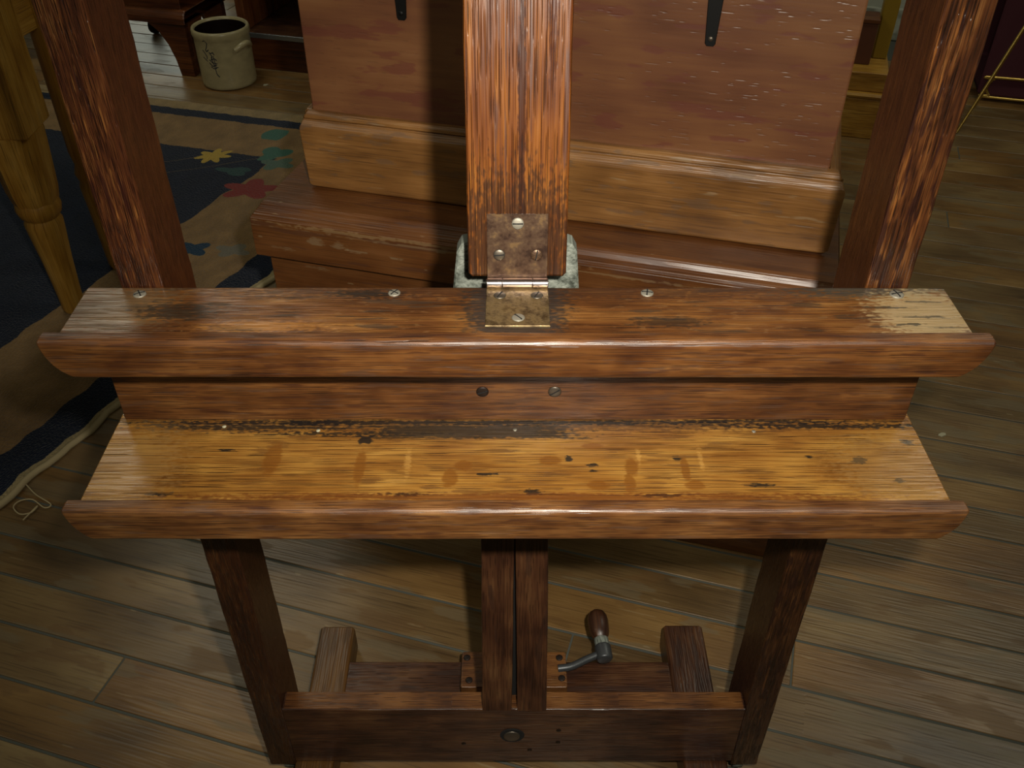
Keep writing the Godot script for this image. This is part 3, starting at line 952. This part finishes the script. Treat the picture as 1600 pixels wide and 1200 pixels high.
	for k in 4:
		screw(up, Vector3([-0.2925, -0.0947, 0.1022, 0.296][k], 0.0083, [-0.0206, -0.0224, -0.0224, -0.0206][k]), Vector3.ZERO, [0.0050, 0.0048, 0.0050, 0.0055][k], mats.screw_bright, 30.0 + 25.0 * k, true)
	# lower tray
	var lo := put("lower_tray", loft(0.6733, box_outline(0.0165, 0.1158), [0.0015, 0.0006, 0.0006, 0.0015], {segs = 60, wob = 0.0005, bevel = 0.0015}), mats.tray_oak_pale, e, Vector3(0.0005, TRAY - 0.1204 - 0.0083, 0.0579))
	var ends2 := func(y: float, _z: float) -> float:
		return 0.003 * clampf((0.016 - y) / 0.032, 0.0, 1.0) + 0.014 * pow(clampf((0.016 - y) / 0.032, 0.0, 1.0), 3.0)
	put("lip", loft(0.695, lip_outline(0.0325, 0.0132), [0.0022, 0.006, 0, 0, 0, 0, 0, 0.003, 0.002], {segs = 80, wob = 0.0006, bevel = 0.003, inset = ends2, uv = Vector2(0.03, 0.115), arc = 5}), mats.lip_wood, lo, Vector3(0, 0.0083 + 0.0018 - 0.01625, 0.0579 + 0.0066))
	for p in [[-0.245, 0.03], [-0.165, 0.035], [0.0, 0.034], [0.20, 0.036]]:
		put("nail", lathe([[0.0017, -0.001], [0.0017, 0.0002], [0.0, 0.0005]], 12), mats.putty if p[0] < -0.1 else mats.screw_bright, lo, Vector3(p[0], 0.0083, p[1] - 0.0579))
	# iron slider behind the foot of the upper mast
	put("slider_bracket", slab([Vector2(-0.054, -0.05), Vector2(0.056, -0.05), Vector2(0.0515, 0.004), Vector2(0.0475, 0.0115), Vector2(0.041, 0.0138), Vector2(-0.037, 0.0138), Vector2(-0.0435, 0.0118), Vector2(-0.0475, 0.004)], 0.016, 0.0016), mats.dusty_iron, e, Vector3(0, TRAY, -0.052))
	# upper mast, tilted back on its hinge
	var um := Node3D.new()
	um.name = "upper_mast"
	e.add_child(um, true)
	um.position = Vector3(0.0022, TRAY + 0.0042, -0.003)
	um.rotation_degrees.x = -12.0
	put("mast_board", loft(0.62, box_outline(0.0768, 0.024), 0.0024, {segs = 60, wob = 0.0008, bevel = 0.0035, uv = Vector2(0.0, 0.0)}), mats.mast_wood, um, Vector3(0, 0.3122, -0.0120), Vector3(0, 0, 90))
	# butt hinge joining mast and tray
	var hinge := Node3D.new()
	hinge.name = "hinge"
	e.add_child(hinge, true)
	hinge.position = um.position
	var leaf := put("upper_leaf", slab([Vector2(-0.0236, 0.002), Vector2(0.0234, 0.002), Vector2(0.0234, 0.0535), Vector2(-0.0236, 0.0535)], 0.002, 0.0004), mats.hinge_plate, hinge, Vector3(0, 0, 0), Vector3(-12, 0, 0))
	screw(hinge, Vector3(0.0002, 0.0455, 0.0010 - 0.0097), Vector3(78, 0, 0), 0.0047, mats.screw_bright, 0.0)
	screw(hinge, Vector3(-0.0141, 0.0210, 0.0010 - 0.0045), Vector3(78, 0, 0), 0.0046, mats.screw_steel, 5.0)
	screw(hinge, Vector3(0.0148, 0.0210, 0.0010 - 0.0045), Vector3(78, 0, 0), 0.0046, mats.hinge_plate, 80.0)
	var low := put("lower_leaf", slab([Vector2(-0.0242, -0.054), Vector2(0.0240, -0.054), Vector2(0.0240, 0.0), Vector2(-0.0242, 0.0)], 0.0016, 0.0004), mats.hinge_plate_brass, hinge, Vector3(0, -0.0042 + 0.0002, 0.003), Vector3(-90, 0, 0))
	screw(hinge, Vector3(-0.0137, -0.0034, 0.0167), Vector3.ZERO, 0.0048, mats.screw_steel, 65.0)
	screw(hinge, Vector3(0.0150, -0.0034, 0.0167), Vector3.ZERO, 0.0048, mats.screw_steel, 65.0)
	screw(hinge, Vector3(0.0005, -0.0034, 0.0467), Vector3.ZERO, 0.0050, mats.screw_bright, -50.0)
	for k in 3:
		var ln: float = [0.0122, 0.0234, 0.0122][k]
		put("knuckle", lathe([[0.0034, -ln / 2], [0.0040, -ln / 2 + 0.0005], [0.0040, ln / 2 - 0.0005], [0.0034, ln / 2]], 20), mats.worn_steel, hinge, Vector3([-0.0180, 0.0, 0.0180][k], -0.0002, 0.0042), Vector3(0, 0, 90))


# ---------------------------------------------------------------- chests
func build_chests() -> void:
	# lower chest with an overhanging moulded lid; its node stands at the middle of its front foot
	var um := -0.335
	var low := thing("lower_chest", "low brown wooden chest with moulded lid carrying a taller chest", "chest", room(um, 0, 0.005), -TURN)
	put("body", bar(Vector3(0.812, 0.4505, 0.46), 0.003, {uv = Vector2(0.0, 0.1)}), mats.lid_wood, low, Vector3(0.0, 0.2255, -0.23))
	var lt := TRAY - 0.235
	var lb := TRAY - 0.319
	var hgt := lt - lb
	# outline (y, z): top back, top, moulding steps, front, bottom
	var prof := [Vector2(hgt, -0.485), Vector2(hgt, 0.004), Vector2(hgt - 0.003, 0.008), Vector2(hgt - 0.0055, 0.009), Vector2(hgt - 0.011, 0.0125), Vector2(hgt - 0.0155, 0.0185), Vector2(hgt - 0.0185, 0.0195), Vector2(hgt - 0.0205, 0.0225), Vector2(0.003, 0.0235), Vector2(0.0, 0.020), Vector2(0.0, -0.485)]
	var lid_cut := func(y: float, _z: float) -> float:
		return 0.0 if y < hgt - 0.021 else (y - (hgt - 0.021)) * 0.75
	put("lid", loft(0.826, prof, [0.002, 0.002, 0.0012, 0.0012, 0.002, 0.002, 0.001, 0.002, 0.002, 0.002, 0.002], {segs = 50, wob = 0.0007, bevel = 0.0015, inset = lid_cut, uv = Vector2(0.03, 0.02)}), mats.lid_wood, low, Vector3(0, lb, 0))
	# upper chest on its moulded plinth
	var up := thing("upper_chest", "tall red-brown wooden chest with black strap hinges and a pale moulded plinth", "chest", room(-0.3225, lt + 0.0012, -0.045), -TURN)
	put("body", bar(Vector3(0.7, 0.58, 0.44), 0.003, {segs = 30, wob = 0.0008, uv = Vector2(0.0, 0.0)}), mats.chest_paint, up, Vector3(0, 0.2905, -0.018 - 0.22))
	put("lid", bar(Vector3(0.73, 0.05, 0.47), 0.006), mats.chest_paint, up, Vector3(0, 0.606, -0.018 - 0.22))
	var ph := 0.112
	var pp := [Vector2(ph, -0.018), Vector2(ph, -0.0105), Vector2(ph - 0.004, -0.0065), Vector2(ph - 0.009, -0.0055), Vector2(ph - 0.0105, -0.0085), Vector2(ph - 0.0130, -0.0055), Vector2(ph - 0.019, -0.001), Vector2(ph - 0.024, 0.0), Vector2(0.0, 0.0), Vector2(0.0, -0.018)]
	var pr := [0.001, 0.002, 0.002, 0.002, 0.001, 0.002, 0.003, 0.003, 0.005, 0.001]
	var round_end := func(y: float, _z: float) -> float:
		return 0.010 * pow(clampf((0.016 - y) / 0.016, 0.0, 1.0), 2.0) + 0.012 * pow(clampf((y - (ph - 0.03)) / 0.03, 0.0, 1.0), 1.5)
	put("plinth_board", loft(0.742, pp, pr, {segs = 40, wob = 0.0012, bevel = 0.003, inset = round_end, uv = Vector2(0.02, 0.0)}), mats.plinth_wood, up, Vector3(0.004, 0, 0))
	for s in [-1, 1]:
		put("plinth_board", loft(0.44, pp, pr, {segs = 10, wob = 0.001, bevel = 0.002, uv = Vector2(0.3, 0.1)}), mats.plinth_wood, up, Vector3(s * 0.3685, 0, -0.018 - 0.22), Vector3(0, s * 90, 0))
	# strap hinges: their tapered ends hang into view
	for k in 2:
		var hx: float = [-0.205, 0.184][k]
		var strap := put("strap_hinge", slab([Vector2(-0.0062, 0.003), Vector2(-0.004, 0.0), Vector2(0.004, 0.0), Vector2(0.0062, 0.003), Vector2(0.016, 0.20), Vector2(-0.016, 0.20)], 0.003, 0.0007), mats.black_iron, up, Vector3(hx, [0.246, 0.249][k], -0.0164))
		for y in [0.009, 0.08, 0.15]:
			put("rivet", lathe([[0.0032, 0.0], [0.0030, 0.0009], [0.0018, 0.0016], [0.0, 0.0018]], 14), mats.screw_steel if k == 1 else mats.black_iron, strap, Vector3(0, y, 0.0014), Vector3(90, 0, 0))


# ---------------------------------------------------------------- stoneware crock
func build_crock() -> void:
	var h := 0.184
	var w := 512
	var hh := 256
	var na := noise_bytes(w, hh, 301, 0.02, 1, 1, 4)
	var im := Image.create_empty(w, hh, false, Image.FORMAT_RGB8)
	for y in hh:
		for x in w:
			var k := 0.92 + 0.14 * na[y * w + x] / 255.0
			im.set_pixel(x, y, Color(0.60 * k, 0.555 * k, 0.415 * k))
	# the blue brushed mark: a figure over a curling leaf (u round the pot, v from the foot up)
	var ink := Color(0.12, 0.13, 0.19)
	var strokes := [[[0.10, 0.86], [0.16, 0.88], [0.20, 0.83], [0.17, 0.76], [0.13, 0.71], [0.16, 0.69], [0.21, 0.72]], [[0.04, 0.70], [0.10, 0.65], [0.14, 0.60], [0.12, 0.56]], [[0.02, 0.58], [0.13, 0.52]],
		[[0.24, 0.66], [0.31, 0.68], [0.34, 0.64]], [[0.22, 0.68], [0.28, 0.61], [0.24, 0.55], [0.32, 0.58], [0.37, 0.55]], [[0.19, 0.55], [0.27, 0.50], [0.37, 0.49]], [[0.17, 0.50], [0.25, 0.44], [0.36, 0.47]], [[0.20, 0.43], [0.28, 0.40], [0.38, 0.43]], [[0.25, 0.60], [0.30, 0.42]], [[0.31, 0.62], [0.33, 0.40]], [[0.30, 0.41], [0.32, 0.30], [0.37, 0.26]]]
	for s in strokes:
		for i in s.size() - 1:
			for q in 60:
				var f := q / 60.0
				var px := int(lerpf(s[i][0], s[i + 1][0], f) * 120.0) + 100
				var py := int((1.0 - lerpf(s[i][1], s[i + 1][1], f)) * hh)
				for dy in range(-1, 2):
					for dx in range(-1, 1):
						im.set_pixel(px + dx, py + dy, ink)
	var m := plain("stoneware_glaze", Color.WHITE, 0.3)
	m.albedo_texture = ImageTexture.create_from_image(im)
	var at := room(-1.768, 0, -1.600)
	var c := thing("crock", "cream stoneware crock with a blue brushed mark, standing on floor by cabinets", "crock", at, 0)
	# the body, with its own coordinates for the brushed mark
	var st := SurfaceTool.new()
	st.begin(Mesh.PRIMITIVE_TRIANGLES)
	var prof := [[0.0, 0.0], [0.080, 0.0], [0.0855, 0.004], [0.0870, 0.012], [0.0875, 0.10], [0.0875, 0.140], [0.0872, 0.152], [0.0895, 0.158], [0.0915, 0.165], [0.0915, 0.176], [0.0895, 0.182], [0.0855, h], [0.0815, 0.181], [0.0795, 0.175]]
	var v := []
	var n := []
	var t := []
	var sides := 64
	for i in prof.size():
		var a: Array = prof[maxi(i - 1, 0)]
		var b: Array = prof[mini(i + 1, prof.size() - 1)]
		var nd := Vector2(b[1] - a[1], a[0] - b[0]).normalized()
		for j in sides + 1:
			var an := TAU * j / sides
			v.append(Vector3(sin(an) * prof[i][0], prof[i][1], -cos(an) * prof[i][0]))
			n.append(Vector3(sin(an) * nd.x, nd.y, -cos(an) * nd.x))
			t.append(Vector2(1.0 - float(j) / sides, 1.0 - prof[i][1] / h))
	for i in prof.size() - 1:
		for j in sides:
			var a := i * (sides + 1) + j
			if i > 0:
				tri(st, v, n, t, a, a + 1, a + sides + 2)
			tri(st, v, n, t, a, a + sides + 2, a + sides + 1)
	st.generate_tangents()
	m.uv1_offset = Vector3(-0.21, 0, 0)
	put("body", st.commit(), m, c)
	put("glaze_inside", lathe([[0.0, 0.02], [0.074, 0.02], [0.078, 0.03], [0.0795, 0.1755]], 48, {open = true}), plain("brown_glaze", Color(0.09, 0.05, 0.035), 0.25), c)
	for s in [1.05, -2.1]:
		var pts := []
		for k in 9:
			var f := k / 8.0
			var an: float = s + (f - 0.5) * 0.75
			pts.append(Vector3(sin(an) * (0.0885 + 0.009 * sin(f * PI)), 0.126 + 0.016 * sin(f * PI), cos(an) * (0.0885 + 0.009 * sin(f * PI))))
		put("handle", tube(pts, 0.0095, 10), m, c)


# ---------------------------------------------------------------- table at the left
func build_table() -> void:
	var at := Vector3(-0.960, 0, -1.075)
	var t := thing("table", "yellow oak table on turned legs with square tops, standing on the navy rug", "table", at)
	var om: Material = mats.yellow_oak
	var turned := [[0.020, 0.0], [0.0235, 0.006], [0.0250, 0.05], [0.0300, 0.13], [0.0365, 0.20], [0.0380, 0.219], [0.0340, 0.228], [0.0340, 0.231], [0.0410, 0.238], [0.0445, 0.252], [0.0420, 0.266], [0.0360, 0.274], [0.0400, 0.277]]
	var legs := [Vector3.ZERO, Vector3(-1.05, 0, 0), Vector3(-1.05, 0, 0.7)]
	for p in legs:
		var lg := put("leg", bar(Vector3(0.29, 0.11, 0.11), 0.004), om, t, p + Vector3(0, 0.425 + 0.145, 0), Vector3(0, 0, 90))
		put("turning", lathe(turned, 32), om, lg, Vector3(-0.145 - 0.425 + 0.009, 0, 0), Vector3(0, 0, -90))
		put("facets", lathe([[0.0440, 0.275], [0.0490, 0.30], [0.0585, 0.42], [0.0585, 0.426]], 8, {flat = true, phase = PI / 8}), om, lg, Vector3(-0.145 - 0.425, 0, 0), Vector3(0, 0, -90))
	put("gate_leg", lathe([[0.018, 0.009], [0.022, 0.02], [0.027, 0.15], [0.031, 0.22], [0.027, 0.23], [0.033, 0.25], [0.027, 0.27], [0.032, 0.30], [0.032, 0.66]], 24), om, t, Vector3(0.040, 0, -0.178))
	put("rail", bar(Vector3(0.22, 0.07, 0.022), 0.003), om, t, Vector3(0.02, 0.60, -0.11), Vector3(0, 78, 0))
	put("tabletop", bar(Vector3(1.25, 0.028, 0.86), 0.006), om, t, Vector3(-0.545, 0.729, 0.34))
	for z in [0.03, 0.67]:
		put("apron", bar(Vector3(0.95, 0.10, 0.022), 0.003), om, t, Vector3(-0.525, 0.66, z - 0.03))
	put("apron", bar(Vector3(0.60, 0.10, 0.022), 0.003), om, t, Vector3(-1.05, 0.66, 0.35), Vector3(0, 90, 0))


# ---------------------------------------------------------------- cabinets at the back left
func build_left_furniture() -> void:
	var cm: Material = mats.cabinet_wood
	# a cabinet on bracket feet
	var w := 1.05
	var a := thing("footed_cabinet", "dark red-brown cabinet raised on bracket feet, left of the crock", "cabinet", room(-1.91 - w / 2, 0, -1.60), -TURN)
	put("body", bar(Vector3(w, 0.62, 0.24), 0.004), cm, a, Vector3(0, 0.185 + 0.02 + 0.31, -0.135))
	put("base_moulding", loft(w + 0.04, [Vector2(0.042, -0.26), Vector2(0.042, 0.0), Vector2(0.03, 0.012), Vector2(0.02, 0.016), Vector2(0.0, 0.018), Vector2(0.0, -0.26)], 0.003, {segs = 2, bevel = 0.004}), mats.cabinet_wood, a, Vector3(0, 0.172, -0.008))
	for s in [-1, 1]:
		for z in [0, 1]:
			var out := []
			for q in [Vector2(0, 0), Vector2(0.05, 0), Vector2(0.058, 0.05), Vector2(0.075, 0.10), Vector2(0.10, 0.14), Vector2(0.14, 0.172), Vector2(0, 0.172)]:
				out.append(Vector2(s * (w / 2 + 0.01) - s * q.x, q.y))
			put("bracket_foot", slab(out, 0.022, 0.002), cm, a, Vector3(0, 0, -0.014 if z == 0 else -0.25))
			var out2 := []
			for q in [Vector2(0, 0), Vector2(0.04, 0), Vector2(0.055, 0.10), Vector2(0.09, 0.172), Vector2(0, 0.172)]:
				out2.append(Vector2(q.x, q.y))
			put("bracket_foot", slab(out2, 0.022, 0.002), cm, a, Vector3(s * (w / 2 - 0.001), 0, -0.026) if z == 0 else Vector3(s * (w / 2 - 0.001), 0, -0.238), Vector3(0, 90 if z == 0 else -90, 0))
	for k in 2:
		var d := put("door", bar(Vector3(w / 2 - 0.03, 0.54, 0.018), 0.004), cm, a, Vector3((k - 0.5) * (w / 2 - 0.01), 0.53, -0.006))
		put("knob", lathe([[0.006, 0.0], [0.006, 0.012], [0.013, 0.018], [0.012, 0.026], [0.0, 0.030]], 20), mats.brass, d, Vector3((0.5 - k) * 0.42, 0, 0.009), Vector3(90, 0, 0))
	var cs := thing("caster_stand", "small black caster wheel on the floor behind the footed cabinet", "caster", room(-2.26, 0, -1.95), -TURN)
	put("wheel", lathe([[0.016, -0.012], [0.028, -0.010], [0.030, 0.0], [0.028, 0.010], [0.016, 0.012]], 28), mats.black_iron, cs, Vector3(0, 0.030, 0), Vector3(0, 0, 90))
	put("fork", bar(Vector3(0.036, 0.012, 0.034), 0.002), mats.black_iron, cs, Vector3(0, 0.066, 0))
	# an open case with a steel-edged bottom shelf
	var b := thing("open_case", "dark brown open display case with a steel-edged bottom shelf behind the crock", "display case", room(-1.20, 0, -1.72), -TURN)
	put("plinth", bar(Vector3(1.14, 0.112, 0.42), 0.003), cm, b, Vector3(0, 0.056, -0.22))
	put("bottom_shelf", bar(Vector3(1.14, 0.012, 0.43), 0.002), mats.base_wood, b, Vector3(0, 0.118, -0.217))
	put("steel_edge", bar(Vector3(1.14, 0.016, 0.006), 0.0015), mats.steel_trim, b, Vector3(0, 0.116, 0.001))
	for s in [-1, 1]:
		put("side_panel", bar(Vector3(0.60, 0.03, 0.42), 0.003), cm, b, Vector3(s * 0.565, 0.424, -0.22), Vector3(0, 0, 90))
	put("back_panel", bar(Vector3(1.10, 0.60, 0.02), 0.003), cm, b, Vector3(0, 0.424, -0.42))
	put("top_board", bar(Vector3(1.20, 0.03, 0.46), 0.004), cm, b, Vector3(0, 0.739, -0.22))


# ---------------------------------------------------------------- furniture at the back right
func build_right_furniture() -> void:
	var ym: Material = mats.yellow_oak
	var s := thing("oak_stand", "yellow oak stand with stepped base seen between the chest and easel leg", "stand", room(0.11, 0, -1.69), -TURN)
	put("base_board", bar(Vector3(0.34, 0.118, 0.36), 0.004), ym, s, Vector3(0, 0.059, -0.18))
	put("step_moulding", loft(0.33, [Vector2(0.014, -0.17), Vector2(0.014, 0.004), Vector2(0.007, 0.009), Vector2(0.0, 0.006), Vector2(0.0, -0.17)], 0.002, {}), ym, s, Vector3(0, 0.119, -0.006))
	put("upper_board", bar(Vector3(0.32, 0.055, 0.34), 0.004), ym, s, Vector3(0, 0.161, -0.185))
	put("post", slab([Vector2(-0.020, 0.0), Vector2(0.020, 0.0), Vector2(0.022, 0.16), Vector2(0.017, 0.185), Vector2(0.0, 0.195), Vector2(-0.015, 0.182), Vector2(-0.021, 0.155)], 0.05, 0.004), plain("yellow_paint", Color(0.60, 0.48, 0.12), 0.5), s, Vector3(0.134, 0.1885, -0.16))
	var b := thing("small_box", "small dark red wooden box standing on the yellow oak stand", "box", room(0.186, 0.1885, -1.80), -TURN)
	put("body", bar(Vector3(0.058, 0.115, 0.07), 0.002), plain("red_box_wood", Color(0.38, 0.22, 0.15), 0.5), b, Vector3(0, 0.0585, 0))
	put("lid", bar(Vector3(0.064, 0.012, 0.076), 0.002), mats.cabinet_wood, b, Vector3(0, 0.122, 0))
	# maroon trunk with brass edges
	var k := thing("maroon_trunk", "maroon cloth-covered trunk with brass edging along its foot and side", "trunk", room(1.02, 0, -2.09), -TURN)
	put("body", bar(Vector3(0.86, 0.52, 0.40), 0.012), mats.maroon_cloth, k, Vector3(0, 0.27, -0.20))
	var loop := []
	for q in [[0.43, 0.012], [-0.36, 0.012], [-0.395, 0.020], [-0.412, 0.045], [-0.395, 0.068], [-0.36, 0.076], [0.43, 0.076]]:
		loop.append(Vector3(q[0], q[1], 0.004))
	put("brass_edging", tube(smooth_path(loop, 4), 0.0048, 8), mats.brass, k)
	put("brass_lock", lathe([[0.02, 0.0], [0.02, 0.003], [0.016, 0.006], [0.0, 0.007]], 20), mats.brass, k, Vector3(-0.31, 0.16, 0.0), Vector3(90, 0, 0))
	# a slender brass stand before the trunk
	var st := thing("brass_stand", "slender brass stand with splayed rod legs standing before the maroon trunk", "stand", Vector3(1.335, 0, -1.98))
	var top := Vector3(0.30, 0.84, -0.12)
	for f in [Vector3(-0.022, 0.0045, -0.02), Vector3(0.62, 0.0045, -0.04), Vector3(0.10, 0.0045, -0.205)]:
		put("leg", tube([f, f.lerp(top, 0.5), top], 0.0042, 8), mats.brass, st)
	put("top_ring", lathe([[0.0, -0.01], [0.02, -0.01], [0.024, 0.0], [0.02, 0.01], [0.0, 0.01]], 20), mats.brass, st, top)


# ---------------------------------------------------------------- bits on the floor
func build_small_things() -> void:
	var flake := func(called: String, label: String, at: Vector3, r: float, sd: int) -> void:
		var g := RandomNumberGenerator.new()
		g.seed = sd
		var o := []
		for i in 9:
			var a := TAU * i / 9
			o.append(Vector2(cos(a) * r * g.randf_range(0.7, 1.2), sin(a) * r * 0.62 * g.randf_range(0.65, 1.2)))
		var m := put(numbered(called), slab(o, 0.003, 0.0008), mats.putty, self, at + Vector3(0, 0.0017, 0), Vector3(-90, 25, 0))
		tag(m, label, "flake")
	flake.call("plaster_flake", "small white plaster flake lying on the bare floor right of the easel", Vector3(0.7995, 0, -0.674), 0.0085, 3)
	flake.call("plaster_flake", "tiny white plaster flake lying on the floor beside the crock", room(-1.64, 0, -1.60), 0.008, 4)
